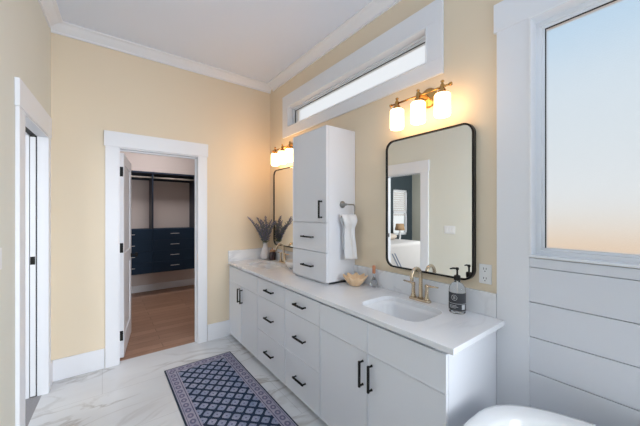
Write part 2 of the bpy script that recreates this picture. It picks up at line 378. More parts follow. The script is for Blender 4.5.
# far doorway casing + jamb
bm = bm_new()
box(bm, 0.022, FD[0] - 0.002, B - 0.02, B - 0.0005, 0, 2.17); box(bm, FD[1] + 0.002, 0.982, B - 0.02, B - 0.0005, 0, 2.17)
box(bm, 0.012, 0.992, B - 0.024, B - 0.0005, 2.17, 2.318)
struct('trim_4', bm, 'trim', 'white flat casing around the closet doorway', 'door casing', bevel=0.002)
bm = bm_new(); box(bm, FD[0] - 0.002, FD[0] + 0.008, B - 0.018, B + 0.131, 0, 2.165); box(bm, FD[1] - 0.008, FD[1] + 0.002, B - 0.018, B + 0.131, 0, 2.165)
box(bm, FD[0], FD[1], B - 0.018, B + 0.131, 2.157, 2.168)
box(bm, FD[1] - 0.02, FD[1] - 0.008, B + 0.05, B + 0.085, 0, 2.157); box(bm, FD[0] + 0.008, FD[1] - 0.008, B + 0.05, B + 0.085, 2.145, 2.157)
struct('trim_5', bm, 'trim', 'white jamb lining the closet doorway', 'door jamb', bevel=0.0015)
# left doorway casing + jamb with pocket slot
bm = bm_new()
box(bm, CL + 0.0005, CL + 0.02, 2.485, LD[0] + 0.001, 0, 2.16); box(bm, CL + 0.0005, CL + 0.02, LD[1] - 0.001, 3.378, 0, 2.16)
box(bm, CL + 0.0005, CL + 0.024, 2.473, 3.385, 2.16, 2.33); rl(bm)
struct('trim_6', bm, 'trim', 'white flat casing around the pocket doorway in the left wall', 'door casing', bevel=0.002)
XS0, XS1 = -0.4645, -0.4180
bm = bm_new()
box(bm, XS1, CL + 0.018, LD[1] - 0.012, LD[1] - 0.001, 0, 2.16); box(bm, CL - 0.142, XS0, LD[1] - 0.012, LD[1] - 0.001, 0, 2.16)
box(bm, CL - 0.142, CL + 0.018, LD[0] + 0.001, LD[0] + 0.012, 0, 2.16)
box(bm, XS1, CL + 0.018, LD[0] + 0.012, LD[1] - 0.012, 2.145, 2.159); box(bm, CL - 0.142, XS0, LD[0] + 0.012, LD[1] - 0.012, 2.145, 2.159); rl(bm)
struct('trim_7', bm, 'trim', 'white split jamb lining the pocket doorway', 'door jamb', bevel=0.001)
bm = bm_new(); box(bm, XS0 + 0.001, XS1 - 0.001, LD[0] + 0.012, LD[1] - 0.012, 2.15, 2.1595); rl(bm)
t = struct('trim_8', bm, 'slot', 'dark pocket door track above the left doorway', 'door track')
bm = bm_new(); box(bm, XS0 + 0.001, XS1 - 0.001, LD[1] - 0.0042, LD[1] - 0.001, 0, 2.15); rl(bm)
struct('trim_9', bm, 'slot', 'dark slot of the pocket door in the left doorway', 'door pocket')
# pocket door edge
d1 = thing('door_1', 'white pocket door slid into the left wall, only its edge showing', 'door', LROT @ Vector((-0.44, LD[1], 0))); d1['kind'] = 'structure'
bm = bm_new(); box(bm, XS0 + 0.007, XS1 - 0.007, LD[1] - 0.022, LD[1] - 0.0045, 0.012, 2.135); rl(bm); obj('door_edge', bm, 'trim', d1, bevel=0.001)
bm = bm_new(); box(bm, XS0 + 0.009, XS1 - 0.009, LD[1] - 0.0245, LD[1] - 0.022, 1.09, 1.155); rl(bm); obj('latch', bm, 'black', d1)

# closet door leaf (hinged, open into the closet)
ang = math.atan2(0.115, 0.735)
d2 = thing('door_2', 'white two-panel hinged door standing open into the closet', 'door', (FD[0] + 0.012, B + 0.105, 0)); d2['kind'] = 'structure'
def leaf():
    bm = bm_new(); w, h, tk = 0.735, 2.135, 0.036
    st = 0.105
    for (a0, a1, z0, z1) in ((0, st, 0, h), (w - st, w, 0, h), (st, w - st, 0, 0.21), (st, w - st, 0.93, 1.08), (st, w - st, h - 0.115, h)):
        box(bm, 0, tk, a0, a1, 0.012 + z0 * (h - 0.012) / h, 0.012 + z1 * (h - 0.012) / h)
    box(bm, 0.012, tk - 0.012, st - 0.005, w - st + 0.005, 0.15, h - 0.08)
    return bm
bm = leaf(); rot = Matrix.Rotation(-ang, 4, 'Z'); bmesh.ops.transform(bm, matrix=Matrix.Translation(d2.location) @ rot, verts=bm.verts)
obj('door_leaf', bm, 'trim', d2, bevel=0.003)
for z in (0.24, 1.15, 1.94):
    bm = bm_new(); box(bm, 0.001, 0.03, -0.003, 0.0, z - 0.05, z + 0.05); tube(bm, [(-0.004, -0.007, z - 0.052), (-0.004, -0.007, z + 0.052)], 0.0065)
    bmesh.ops.transform(bm, matrix=Matrix.Translation(d2.location) @ rot, verts=bm.verts); obj('hinge', bm, 'black', d2)
bm = bm_new(); lathe(bm, [(0.026, 0), (0.026, 0.008), (0.01, 0.012), (0.01, 0.04), (0.028, 0.05), (0.028, 0.066), (0.01, 0.074)], (0.036, 0.68, 0.99), 20, 'x')
bmesh.ops.transform(bm, matrix=Matrix.Translation(d2.location) @ rot, verts=bm.verts); obj('door_knob', bm, 'black', d2, smooth=True)

# transom window
w1 = thing('window_1', 'long frosted transom window high above the vanity', 'window', (A + 0.05, 2.07, 2.55)); w1['kind'] = 'structure'
bm = bm_new(); y0, y1, z0, z1 = TR; o0, o1, p0, p1 = 1.018, 3.134, 2.444, 2.953
box(bm, A - 0.02, A - 0.0005, o0, o1, z1 - 0.003, p1); box(bm, A - 0.02, A - 0.0005, o0, o1, p0, z0 + 0.003); box(bm, A - 0.02, A - 0.0005, o0, y0 + 0.003, z0 + 0.003, z1 - 0.003); box(bm, A - 0.02, A - 0.0005, y1 - 0.003, o1, z0 + 0.003, z1 - 0.003)
obj('window_casing', bm, 'trim', w1, bevel=0.002)
def win(wobj, R, fr, bead):
    y0, y1, z0, z1 = R; e = 0.0015
    bm = bm_new()
    for (p, q, w_) in ((A - 0.025, A + 0.05, 0.012), (A + 0.05, A + 0.12, fr), (A + 0.066, A + 0.11, fr + bead)):
        i = 0.0 if w_ == 0.012 else 0.0
        box(bm, p, q, y0 + e, y1 - e, z1 - e - w_, z1 - e); box(bm, p, q, y0 + e, y1 - e, z0 + e, z0 + e + w_)
        box(bm, p, q, y0 + e, y0 + e + w_, z0 + e + w_, z1 - e - w_); box(bm, p, q, y1 - e - w_, y1 - e, z0 + e + w_, z1 - e - w_)
    obj('window_frame', bm, 'vinyl', wobj, bevel=0.002)
    w_ = fr + bead; bm = bm_new(); g = 0.0035; p, q = A + 0.070, A + 0.078
    ya, yb, za, zb = y0 + e + w_, y1 - e - w_, z0 + e + w_, z1 - e - w_
    box(bm, p, q, ya, yb, zb - g, zb); box(bm, p, q, ya, ya + g, za, zb - g); box(bm, p, q, yb - g, yb, za, zb - g)
    obj('gasket', bm, 'gasket', wobj)
    bm = bm_new(); box(bm, A + 0.080, A + 0.086, ya, yb, za, zb); obj('pane', bm, 'frosted', wobj)
win(w1, TR, 0.028, 0.014)
w2 = thing('window_2', 'large frosted window above the shiplap panel', 'window', (A + 0.05, 0.09, 1.28)); w2['kind'] = 'structure'
bm = bm_new()
box(bm, A - 0.02, A - 0.0005, MW[1] - 0.003, 0.69, 0, 2.548); box(bm, A - 0.02, A - 0.0005, -0.514, MW[0] + 0.003, 0, 2.548); box(bm, A - 0.024, A - 0.0005, -0.53, 0.705, 2.542, 2.705)
obj('window_casing', bm, 'trim', w2, bevel=0.002)
win(w2, MW, 0.034, 0.012)
# shiplap boards
bm = bm_new(); zs = [1.2775, 1.227, 1.044, 0.861, 0.679, 0.496, 0.313, 0.13, 0.0]
for a, b in zip(zs[:-1], zs[1:]): box(bm, A - 0.017, A - 0.003, MW[0] + 0.004, MW[1] - 0.003, b + 0.0019, a - 0.0019)
box(bm, A - 0.004, A - 0.0005, MW[0] + 0.004, MW[1] - 0.004, 0.001, 1.272)
struct('trim_10', bm, 'ship', 'white horizontal shiplap boards below the frosted window', 'shiplap', bevel=0.001)

# bedroom window (seen in mirror)
w3 = thing('window_3', 'white double-hung bedroom window in the dark slate wall, seen in the mirror', 'window', (-3.06, 5.05, 0.90)); w3['kind'] = 'structure'
bm = bm_new(); x0, x1, z0, z1 = BW
for (a0, a1, b0, b1) in ((x0, x0 + .05, z0, z1), (x1 - .05, x1, z0, z1), (x0, x1, z1 - .06, z1), (x0, x1, z0, z0 + .06), (x0, x1, (z0 + z1) / 2 - .03, (z0 + z1) / 2 + .03)):
    box(bm, a0 + .001, a1 - .001, 5.02, 5.07, b0 + .001, b1 - .001)
obj('window_frame', bm, 'vinyl', w3, bevel=0.002)
bm = bm_new(); box(bm, x0 + .05, x1 - .05, 5.04, 5.045, z0 + .06, z1 - .06); obj('pane', bm, 'glass', w3)
bm = bm_new()
for i in range(11): box(bm, x0 + .06, x1 - .06, 5.024, 5.034, z1 - .12 - .06 * i, z1 - .075 - .06 * i)
obj('blind', bm, 'bed_white', w3)

# ------------------------------------------------------------------ vanity
XF = 1.250; XB = 1.811
def shaker(y0, y1, z0, z1, fr=0.052, x=XF, th=0.02, rec=0.006):
    bm = bm_new(); fs = box(bm, x, x + th, y0, y1, z0, z1); front = fs[5]
    r = bmesh.ops.inset_individual(bm, faces=[front], thickness=fr, depth=0.0)
    r = bmesh.ops.inset_individual(bm, faces=[front], thickness=0.005, depth=-rec)
    return bm
def pull_v(y, z0, z1, x=XF):
    bm = bm_new(); xx = x - 0.03
    box(bm, xx - 0.006, xx + 0.006, y - 0.0065, y + 0.0065, z0, z1)
    for z in (z0 + 0.008, z1 - 0.008): tube(bm, [(xx, y, z), (x - 0.004, y, z), (x, y, z)], [0.006, 0.006, 0.009], 10)
    return bm
def pull_h(yc, z, L=0.15, x=XF):
    bm = bm_new(); xx = x - 0.03
    box(bm, xx - 0.006, xx + 0.006, yc - L / 2, yc + L / 2, z - 0.0065, z + 0.0065)
    for y in (yc - L / 2 + 0.008, yc + L / 2 - 0.008): tube(bm, [(xx, y, z), (x - 0.004, y, z), (x, y, z)], [0.006, 0.006, 0.009], 10)
    return bm
def carcass(par, y0, y1, endpanel=False):
    bm = bm_new(); x = XF + 0.021
    box(bm, x, XB, y0, y0 + 0.018, 0.03, 0.872); box(bm, x, XB, y1 - 0.018, y1, 0.03, 0.872)
    box(bm, x, XB, y0 + 0.018, y1 - 0.018, 0.03, 0.05); box(bm, XB - 0.012, XB, y0 + 0.018, y1 - 0.018, 0.05, 0.872)
    box(bm, x, x + 0.02, y0 + 0.018, y1 - 0.018, 0.83, 0.872)
    obj('carcass', bm, 'cab', par, bevel=0.001)
    bm = bm_new(); box(bm, x + 0.05, XB - 0.02, y0 + 0.002, y1 - 0.002, 0.0, 0.0295); obj('toe_kick', bm, 'cab', par)
g = 0.0016; ZT = 0.862; ZB = 0.034
def sink_base(y0, y1, ym, zg, label, split, hz):
    t = thing('vanity_cabinet', label, 'cabinet', ((XF + XB) / 2, (y0 + y1) / 2, 0), 'white vanity cabinet units under the countertop')
    carcass(t, y0 + 0.0006, y1 - 0.0006)
    for (a, b) in (((y0, ym), (ym, y1)) if split else ((y0, y1),)):
        obj('false_front', shaker(a + g, b - g, zg + g, ZT, 0.045, rec=0.004), 'cab', t, bevel=0.0015)
    for (a, b, hy) in ((y0, ym, ym - 0.036), (ym, y1, ym + 0.036)):
        d = obj('door', shaker(a + g, b - g, ZB, zg - g, 0.06, rec=0.008), 'cab', t, bevel=0.0015)
        child('handle', pull_v(hy, hz - 0.078, hz + 0.078), 'black', d, bevel=0.0015)
    return t
def bank(y0, y1, label):
    t = thing('drawer_cabinet', label, 'cabinet', ((XF + XB) / 2, (y0 + y1) / 2, 0), 'white vanity cabinet units under the countertop')
    carcass(t, y0 + 0.0006, y1 - 0.0006)
    for (a, b) in ((0.684, ZT), (0.346, 0.684), (ZB, 0.346)):
        d = obj('drawer', shaker(y0 + g, y1 - g, (a if a == ZB else a + g), (b if b == ZT else b - g), 0.05, rec=0.0045), 'cab', t, bevel=0.0015)
        child('handle', pull_h((y0 + y1) / 2, (a + b) / 2 + (0.005 if b == ZT else 0)), 'black', d, bevel=0.0015)
    return t
sink_base(2.688, B - 0.003, 3.115, 0.678, 'white vanity sink cabinet with two doors, in the far corner by the closet doorway', False, 0.575)
bank(2.147, 2.687, 'white three-drawer vanity unit, the farther of the two, next to the far sink cabinet')
bank(1.647, 2.146, 'white three-drawer vanity unit, the nearer of the two, next to the near sink cabinet')
sink_base(0.6905, 1.646, 1.181, 0.678, 'white vanity sink cabinet with two black-handled doors, nearest the bathtub', True, 0.55)

# countertop with two sink cut-outs
ct = thing('countertop', 'long white quartz vanity countertop with two undermount sink cutouts', 'countertop', (1.53, 2.08, 0.876))
SINKS = [(1.515, 3.03), (1.515, 1.145)]; SW, SL, SR = 0.325, 0.45, 0.085
def cut_slab(bm, outline, holes, z0, z1):
    edges = []
    for loop in [outline] + holes:
        vs = [bm.verts.new((p[0], p[1], z1)) for p in loop]
        edges += [bm.edges.new((vs[i], vs[(i + 1) % len(vs)])) for i in range(len(vs))]
    r = bmesh.ops.triangle_fill(bm, edges=edges, use_beauty=True)
    faces = [f for f in r['geom'] if isinstance(f, bmesh.types.BMFace)]
    e = bmesh.ops.extrude_face_region(bm, geom=faces)
    for v in [q for q in e['geom'] if isinstance(q, bmesh.types.BMVert)]: v.co.z = z0
bm = bm_new(); hl = [[(c[0] + p[0], c[1] + p[1]) for p in rrect(SW, SL, SR, 8)] for c in SINKS]
cut_slab(bm, [(1.2345, 0.648), (1.792, 0.648), (1.792, 0.692), (1.812, 0.692), (1.812, B - 0.001), (1.2345, B - 0.001)], hl, 0.880, 0.91)
obj('slab', bm, 'quartz', ct, bevel=0.003)
bm = bm_new(); box(bm, 1.792, 1.812, 0.692, B - 0.021, 0.9102, 1.047); obj('backsplash', bm, 'quartz', ct, bevel=0.002)
bm = bm_new(); box(bm, 1.2345, 1.812, B - 0.0205, B - 0.001, 0.9102, 1.047); obj('side_splash', bm, 'quartz', ct, bevel=0.002)
for (cx, cy), lb in zip(SINKS, ('white undermount basin at the far end, by the lavender vase', 'white undermount basin at the near end, by the clear soap bottle')):
    t = thing('sink_basin', lb, 'sink', (cx, cy, 0.73), 'undermount sink basins')
    bm = bm_new(); rings = []
    for (dw, r, z) in ((0.03, 0.09, 0.8795), (0.0, SR, 0.8795), (-0.01, SR, 0.85), (-0.03, SR, 0.78), (-0.06, 0.09, 0.748), (-0.13, 0.08, 0.738), (-0.27, 0.02, 0.734)):
        rings.append([(cx + p[0], cy + p[1], z) for p in rrect(SW + dw, SL + dw, min(r, (SW + dw) / 2.01), 8)])
    vs = loft(bm, rings, caps=False); bm.faces.new(vs[-1])
    obj('bowl', bm, 'basin', t, smooth=True)
    bm = bm_new(); lathe(bm, [(0.024, 0), (0.024, 0.003), (0.018, 0.004), (0.016, 0.001), (0.003, 0.001)], (cx, cy, 0.7345), 20); obj('drain', bm, 'bronze', t, smooth=True)

# faucets
def faucet(y, label):
    t = thing('faucet', label, 'faucet', (1.742, y, 0.91), 'two-handle bronze faucets')
    bm = bm_new(); pr = rrect(0.052, 0.165, 0.0255, 6)
    loft(bm, [[(1.742 + p[0] * k, y + p[1] * k2, z) for p in pr] for k, k2, z in ((1, 1, 0.9103), (1, 1, 0.917), (0.86, 0.955, 0.925))])
    obj('base_plate', bm, 'bronze', t, smooth=False, bevel=0.002)
    bm = bm_new(); pts = [(1.752, y, 0.922), (1.752, y, 0.94), (1.752, y, 1.06)]; R = 0.052
    for i in range(1, 13):
        a = i / 12 * math.radians(168); pts.append((1.752 - R + R * math.cos(a), y, 1.075 + R * math.sin(a) * 1.15))
    last = Vector(pts[-1]); pts.append((last.x - 0.001, y, last.z - 0.012)); pts.append((last.x - 0.001, y, last.z - 0.03))
    rd = [0.02, 0.0135, 0.0125] + [0.012] * 12 + [0.012, 0.0125]
    tube(bm, pts, rd, 14); obj('spout', bm, 'bronze', t, smooth=True)
    for s in (-1, 1):
        yy = y + s * 0.052
        bm = bm_new(); lathe(bm, [(0.0195, 0), (0.0185, 0.01), (0.0125, 0.03), (0.0115, 0.075), (0.0135, 0.09), (0.0135, 0.1), (0.008, 0.106)], (1.742, yy, 0.922), 18)
        tube(bm, [(1.742, yy, 1.018), (1.742, yy + s * 0.03, 1.021), (1.742, yy + s * 0.082, 1.024)], [0.008, 0.0065, 0.005], 10)
        obj('lever_handle', bm, 'bronze', t, smooth=True)
    return t
faucet(3.03, 'champagne bronze faucet at the far sink, beside the lavender vase')
faucet(1.152, 'champagne bronze faucet at the near sink, in front of the large mirror')

# tower
tx0 = 1.48; ty0, ty1 = 1.857, 2.384; tz1 = 2.245
tw = thing('tower_cabinet', 'tall white storage tower standing on the countertop between the mirrors', 'cabinet', (1.645, 2.105, 0.91))
bm = bm_new(); box(bm, tx0 + 0.021, 1.811, ty0, ty1, 0.9105, tz1)
box(bm, tx0 + 0.0205, 1.791, ty0 + 0.0, ty1, 0.9105, 0.93); obj('carcass', bm, 'cab', tw, bevel=0.002)
d = obj('door', shaker(ty0 + 0.002, ty1 - 0.002, 1.431, tz1, 0.055, x=tx0), 'cab', tw, bevel=0.0015)
child('handle', pull_v(ty0 + 0.066, 1.468, 1.619, x=tx0), 'black', d, bevel=0.0015)
for (a, b, hz) in ((1.177, 1.427, 1.30), (0.930, 1.173, 1.044)):
    d = obj('drawer', shaker(ty0 + 0.002, ty1 - 0.002, a, b, 0.045, x=tx0, rec=0.003), 'cab', tw, bevel=0.0015)
    child('handle', pull_h((ty0 + ty1) / 2 - 0.002, hz, 0.165, x=tx0), 'black', d, bevel=0.0015)

# mirrors
def mirror(yc, zc, w, h, rot, label, loc):
    t = thing('wall_mirror', label, 'mirror', loc, 'black framed vanity mirrors')
    t.rotation_euler = (0, 0, rot)
    def pl(p, x): return (loc[0] + x, loc[1] + p[0], loc[2] + p[1])
    def add(name, bm, m, **k):
        me = obj(name, bm, m, None, **k); me.parent = t; me.matrix_parent_inverse = Matrix.Translation(loc).inverted(); return me
    bm = bm_new(); o = rrect(w, h, 0.07, 10); i = rrect(w - 0.022, h - 0.022, 0.061, 10)
    rings = [[pl(p, x) for p in s] for s, x in ((o, 0.0), (o, -0.034), (i, -0.034), (i, -0.024), (i, 0.0))]
    loft(bm, rings, closed=True); add('frame', bm, 'frame', bevel=0.001)
    bm = bm_new(); gl = rrect(w - 0.0215, h - 0.0215, 0.061, 10); loft(bm, [[pl(p, -0.026) for p in gl], [pl(p, -0.004) for p in gl]]); add('glass', bm, 'silver')
    return t
mirror(1.146, 1.583, 0.672, 0.975, 0.0, 'black framed mirror with rounded corners behind the near sink, reflecting the bedroom doorway', (A - 0.001, 1.146, 1.583))
mirror(3.009, 1.583, 0.672, 0.965, 0.0, 'black framed mirror with rounded corners behind the lavender vase, half hidden by the tower', (A - 0.001, 3.009, 1.583))

# vanity lights
def sconce(yc, label, zs=0.0, sm='shade'):
    t = thing('vanity_light', label, 'wall lamp', (A, yc, 2.3 + zs), 'brass three-shade vanity lights')
    bm = bm_new(); lathe(bm, [(0.068, 0), (0.068, -0.01), (0.056, -0.02), (0.02, -0.024), (0.015, -0.03), (0.013, -0.118), (0.016, -0.13)], (A - 0.0005, yc, 2.310 + zs), 28, 'x')
    obj('back_plate', bm, 'brass', t, smooth=True)
    bm = bm_new(); xb = A - 0.13; tube(bm, [(xb, yc - 0.222, 2.297 + zs), (xb, yc + 0.222, 2.297 + zs)], 0.0065, 12)
    for s in (-1, 1): lathe(bm, [(0.004, -0.008), (0.011, -0.006), (0.011, 0.006), (0.004, 0.008)], (xb, yc + s * 0.226, 2.297 + zs), 14, 'y')
    obj('bar', bm, 'brass', t, smooth=True)
    for k in (-1, 0, 1):
        y = yc + k * 0.172
        bm = bm_new(); lathe(bm, [(0.006, 0.042), (0.011, 0.038), (0.011, 0.032), (0.006, 0.028), (0.008, 0.02), (0.014, 0.012), (0.014, -0.012), (0.022, -0.018), (0.024, -0.034), (0.03, -0.04)], (xb, y, 2.297 + zs), 20)
        obj('shade_holder', bm, 'brass', t, smooth=True)
        bm = bm_new(); lathe(bm, [(0.024, 0.0), (0.042, -0.003), (0.048, -0.012), (0.0485, -0.07), (0.0485, -0.130), (0.045, -0.140), (0.037, -0.144), (0.01, -0.144)], (xb, y, 2.255 + zs), 28)
        obj('lamp_shade', bm, sm, t, smooth=True)
    return t
sconce(1.127, 'lit brass three-shade vanity light above the near mirror')
sconce(2.945, 'lit brass three-shade vanity light above the far mirror, left of the tower', -0.02, 'shade_bright')

# towel holder + hand towel on the tower side
t = thing('towel_holder', 'brushed nickel towel holder on the side of the white tower', 'towel holder', (1.655, ty0, 1.585))
bm = bm_new(); lathe(bm, [(0.03, 0), (0.03, -0.008), (0.024, -0.014), (0.011, -0.017), (0.01, -0.05)], (1.655, ty0 - 0.0005, 1.585), 22, 'y'); obj('rosette', bm, 'nickel', t, smooth=True)
yb = ty0 - 0.05; pts = [(1.65, yb, 1.585), (1.70, yb, 1.585), (1.735, yb, 1.585)]
for i in range(1, 6):
    a = i / 5 * PI / 2; pts.append((1.735 + 0.02 * math.sin(a), yb, 1.565 + 0.02 * math.cos(a)))
pts += [(1.755, yb, 1.53), (1.755, yb, 1.50)]
for i in range(1, 6):
    a = i / 5 * PI / 2; pts.append((1.735 + 0.02 * math.cos(a), yb, 1.50 - 0.02 * math.sin(a)))
pts += [(1.70, yb, 1.48), (1.60, yb, 1.48)]
bm = bm_new(); tube(bm, pts, 0.0065, 10); obj('arm', bm, 'nickel', t, smooth=True)
def towel():
    bm = bm_new(); nx, ns = 18, 44; top = 1.486
    def P(i, s, out):
        u = i / nx
        # s in 0..1 : front hem -> over bar -> back hem
        if s < 0.56: k = s / 0.56; z = 1.12 + (top - 1.12) * k; y = yb - 0.012 - 0.004 * math.sin(u * 14) * (1 - k)
        elif s < 0.64: k = (s - 0.56) / 0.08; a = PI * k; y = yb - 0.012 * math.cos(a); z = top + 0.011 * math.sin(a); 
        else: k = (s - 0.64) / 0.36; z = top - (top - 1.20) * k; y = yb + 0.012 + 0.003 * math.sin(u * 11) * k
        wz = max(0.0, min(1.0, (z - 1.25) / 0.2)); top_ = max(0.0, min(1.0, (z - 1.40) / 0.05)); low_ = max(0.0, min(1.0, (1.33 - z) / 0.2)); pinch = 0.054 + 0.024 * top_ + 0.016 * low_
        x = 1.678 + (u - 0.5) * 2 * pinch + low_ * 0.018 + 0.006 * (1 - top_)
        y -= (0.016 * math.sin(PI * min(1.0, max(0.0, (z - 1.38) / 0.11))) if s < 0.6 else 0.0)
        y += 0.006 * math.sin(u * 9 + z * 6) * (1 if s < 0.6 else 0.4)
        return (x, y, z - (0.012 * u if s < 0.1 else 0))
    g_ = [[bm.verts.new(P(i, j / ns, 0)) for j in range(ns + 1)] for i in range(nx + 1)]
    for i in range(nx):
        for j in range(ns): bm.faces.new((g_[i][j], g_[i + 1][j], g_[i + 1][j + 1], g_[i][j + 1]))
    return bm
o = obj('hand_towel', towel(), 'towel', None, smooth=True, solid=0.007); tag(o, 'white hand towel hanging from the nickel holder on the tower side', 'towel')

# outlet, switch plate
t = thing('outlet', 'white duplex outlet on the vanity wall beside the near mirror', 'outlet', (A, 0.757, 1.15))
bm = bm_new(); box(bm, A - 0.007, A - 0.0005, 0.722, 0.792, 1.092, 1.208); obj('cover_plate', bm, 'plastic', t, bevel=0.003)
for zc in (1.122, 1.178):
    bm = bm_new(); pr = rrect(0.032, 0.044, 0.012, 5); loft(bm, [[(x, 0.757 + p[0], zc + p[1]) for p in pr] for x in (A - 0.009, A - 0.0068)]); r = obj('receptacle', bm, 'plastic', t)
    bm = bm_new()
    for dy in (-0.007, 0.007): box(bm, A - 0.0096, A - 0.009, 0.757 + dy - 0.0014, 0.757 + dy + 0.0014, zc - 0.002, zc + 0.01)
    box(bm, A - 0.0096, A - 0.009, 0.7545, 0.7595, zc - 0.014, zc - 0.008); child('slot', bm, 'slot', r)
t = thing('light_switch', 'white three-gang switch plate on the left wall, seen in the mirror', 'switch', LROT @ Vector((CL, 2.16, 1.27)))
bm = bm_new(); box(bm, CL + 0.0005, CL + 0.007, 2.08, 2.24, 1.212, 1.328); rl(bm); obj('cover_plate', bm, 'plastic', t, bevel=0.003)
for k in (-1, 0, 1):
    bm = bm_new(); box(bm, CL + 0.0068, CL + 0.011, 2.16 + k * 0.046 - 0.0165, 2.16 + k * 0.046 + 0.0165, 1.237, 1.303); rl(bm); obj('rocker', bm, 'plastic', t, bevel=0.002)

# ------------------------------------------------------------------ things on the countertop
ZK = 0.9105
# soap bottle
bx, by = 1.712, 0.876
t = thing('soap_bottle', 'clear pump soap bottle with charcoal label beside the near sink', 'soap bottle', (bx, by, ZK))
bm = bm_new(); prof = [(0.040, 0), (0.0455, 0.004), (0.0465, 0.012), (0.0465, 0.138), (0.044, 0.156), (0.032, 0.174), (0.017, 0.186), (0.0145, 0.192), (0.0145, 0.205)]
lathe(bm, prof, (bx, by, ZK), 32); obj('bottle', bm, 'glass', t, smooth=True)
def arc_band(bm, r, a0, a1, z0, z1, n=20, th=0.0006):
    rings = []
    for i in range(n + 1):
        a = a0 + (a1 - a0) * i / n; c_, s_ = math.cos(a), math.sin(a)
        rings.append([(bx + q * c_, by + q * s_, z) for q, z in ((r, ZK + z0), (r + th, ZK + z0), (r + th, ZK + z1), (r, ZK + z1))])
    loft(bm, rings)
fa = math.atan2(-by, -bx)
bm = bm_new(); arc_band(bm, 0.0468, fa - 1.5, fa + 1.5, 0.02, 0.126); lb = obj('label_band', bm, 'label', t)
bm = bm_new()
arc_band(bm, 0.0474, fa - 1.45, fa + 1.3, 0.062, 0.064)
for (a0, a1, z) in ((-1.0, -0.1, 0.05), (-1.0, 0.1, 0.043), (-1.0, -0.2, 0.036)): arc_band(bm, 0.0474, fa + a0, fa + a1, z, z + 0.0022, 8)
arc_band(bm, 0.0474, fa + 0.55, fa + 1.0, 0.03, 0.058, 8)
child('label_print', bm, 'label_ink', lb)
bm = bm_new(); n = 24; ring = []
for k in range(n):
    q = k / n * 2 * PI; aa = fa - 0.35 + 0.33 * math.cos(q); zz = ZK + 0.098 + 0.0155 * math.sin(q)
    ring.append((bx + 0.0479 * math.cos(aa), by + 0.0479 * math.sin(aa), zz))
tube(bm, ring, 0.0011, 6, closed=True)
for zz in (0.092, 0.098, 0.104): arc_band(bm, 0.0474, fa - 0.47, fa - 0.23, zz - 0.0012, zz + 0.0012, 6)
child('emblem', bm, 'label_ink', lb)
bm = bm_new(); lathe(bm, [(0.0175, 0.194), (0.018, 0.196), (0.018, 0.22), (0.016, 0.224), (0.008, 0.226), (0.0055, 0.23), (0.0055, 0.256), (0.009, 0.258), (0.0095, 0.268), (0.007, 0.272)], (bx, by, ZK), 22)
tube(bm, [(bx, by, ZK + 0.265), (bx - 0.012, by + 0.02, ZK + 0.266), (bx - 0.02, by + 0.036, ZK + 0.26)], [0.006, 0.0052, 0.004], 10)
obj('pump', bm, 'black', t, smooth=True)
bm = bm_new(); tube(bm, [(bx, by, ZK + 0.01), (bx, by, ZK + 0.195)], 0.0025, 8); obj('dip_tube', bm, 'plastic', t, smooth=True)

# scalloped bowl
cx, cy = 1.672, 1.715
bm = bm_new(); sc = lambda k: (lambda a, i: k[i] * math.cos(9 * a))
outer = [(0.035, 0.0), (0.045, 0.004), (0.068, 0.03), (0.092, 0.066), (0.098, 0.078)]
inner = [(0.094, 0.077), (0.088, 0.066), (0.063, 0.032), (0.04, 0.009), (0.008, 0.007)]
ks = [0, 0.03, 0.06, 0.09, 0.11, 0.11, 0.09, 0.06, 0.03, 0]
lathe(bm, outer + inner, (cx, cy, ZK), 72, wob=sc(ks))
for v in bm.verts:
    if v.co.z > ZK + 0.05:
        a = math.atan2(v.co.y - cy, v.co.x - cx); v.co.z += 0.009 * math.cos(9 * a) * (v.co.z - ZK - 0.05) / 0.028
o = obj('decorative_bowl', bm, 'bowl_gold', None, smooth=True); tag(o, 'scalloped peach-gold bowl on the countertop beside the white tower', 'bowl')

# clear bottle with copper cap
px_, py_ = 1.755, 1.583
t = thing('fragrance_bottle', 'small clear faceted bottle with a tall copper cap near the bowl', 'bottle', (px_, py_, ZK))
bm = bm_new(); lathe(bm, [(0.018, 0), (0.026, 0.006), (0.03, 0.024), (0.026, 0.05), (0.014, 0.072), (0.010, 0.085), (0.0095, 0.112)], (px_, py_, ZK), 8); obj('bottle', bm, 'smoke_glass', t)
bm = bm_new(); lathe(bm, [(0.0125, 0.112), (0.0135, 0.116), (0.0135, 0.172), (0.0115, 0.176)], (px_, py_, ZK), 20); obj('cap', bm, 'copper', t, smooth=True)

# vase + lavender
vx, vy = 1.695, 3.408
bm = bm_new(); lathe(bm, [(0.036, 0), (0.056, 0.006), (0.064, 0.04), (0.058, 0.085), (0.040, 0.14), (0.028, 0.18), (0.027, 0.205), (0.033, 0.218), (0.029, 0.218), (0.022, 0.2), (0.021, 0.17), (0.028, 0.125), (0.04, 0.07), (0.02, 0.015)], (vx, vy, ZK), 28)
o = obj('vase', bm, 'vase', None, smooth=True); tag(o, 'white speckled bottle-shaped vase holding dried lavender in the corner', 'vase')
sprigs = [(-0.19, 0.045, 0.47), (-0.115, -0.12, 0.46), (-0.06, 0.05, 0.48), (-0.14, -0.03, 0.40), (0.0, -0.06, 0.50), (0.05, -0.15, 0.44), (-0.07, -0.17, 0.40), (0.07, 0.02, 0.45), (-0.21, -0.03, 0.49), (0.02, -0.21, 0.42), (-0.02, 0.02, 0.43)]
def across(q): x_, y_ = vx + 1.12 * q[0], vy + q[1]; return (x_ * math.cos(0.6505) - y_ * math.sin(0.6505)) / (x_ * math.sin(0.6505) + y_ * math.cos(0.6505))
sprigs.sort(key=across)
wh = ['leftmost', 'second from the left', 'third from the left', 'fourth from the left', 'fifth from the left', 'middle one by its tip', 'fifth from the right', 'fourth from the right', 'third from the right', 'second from the right', 'rightmost']
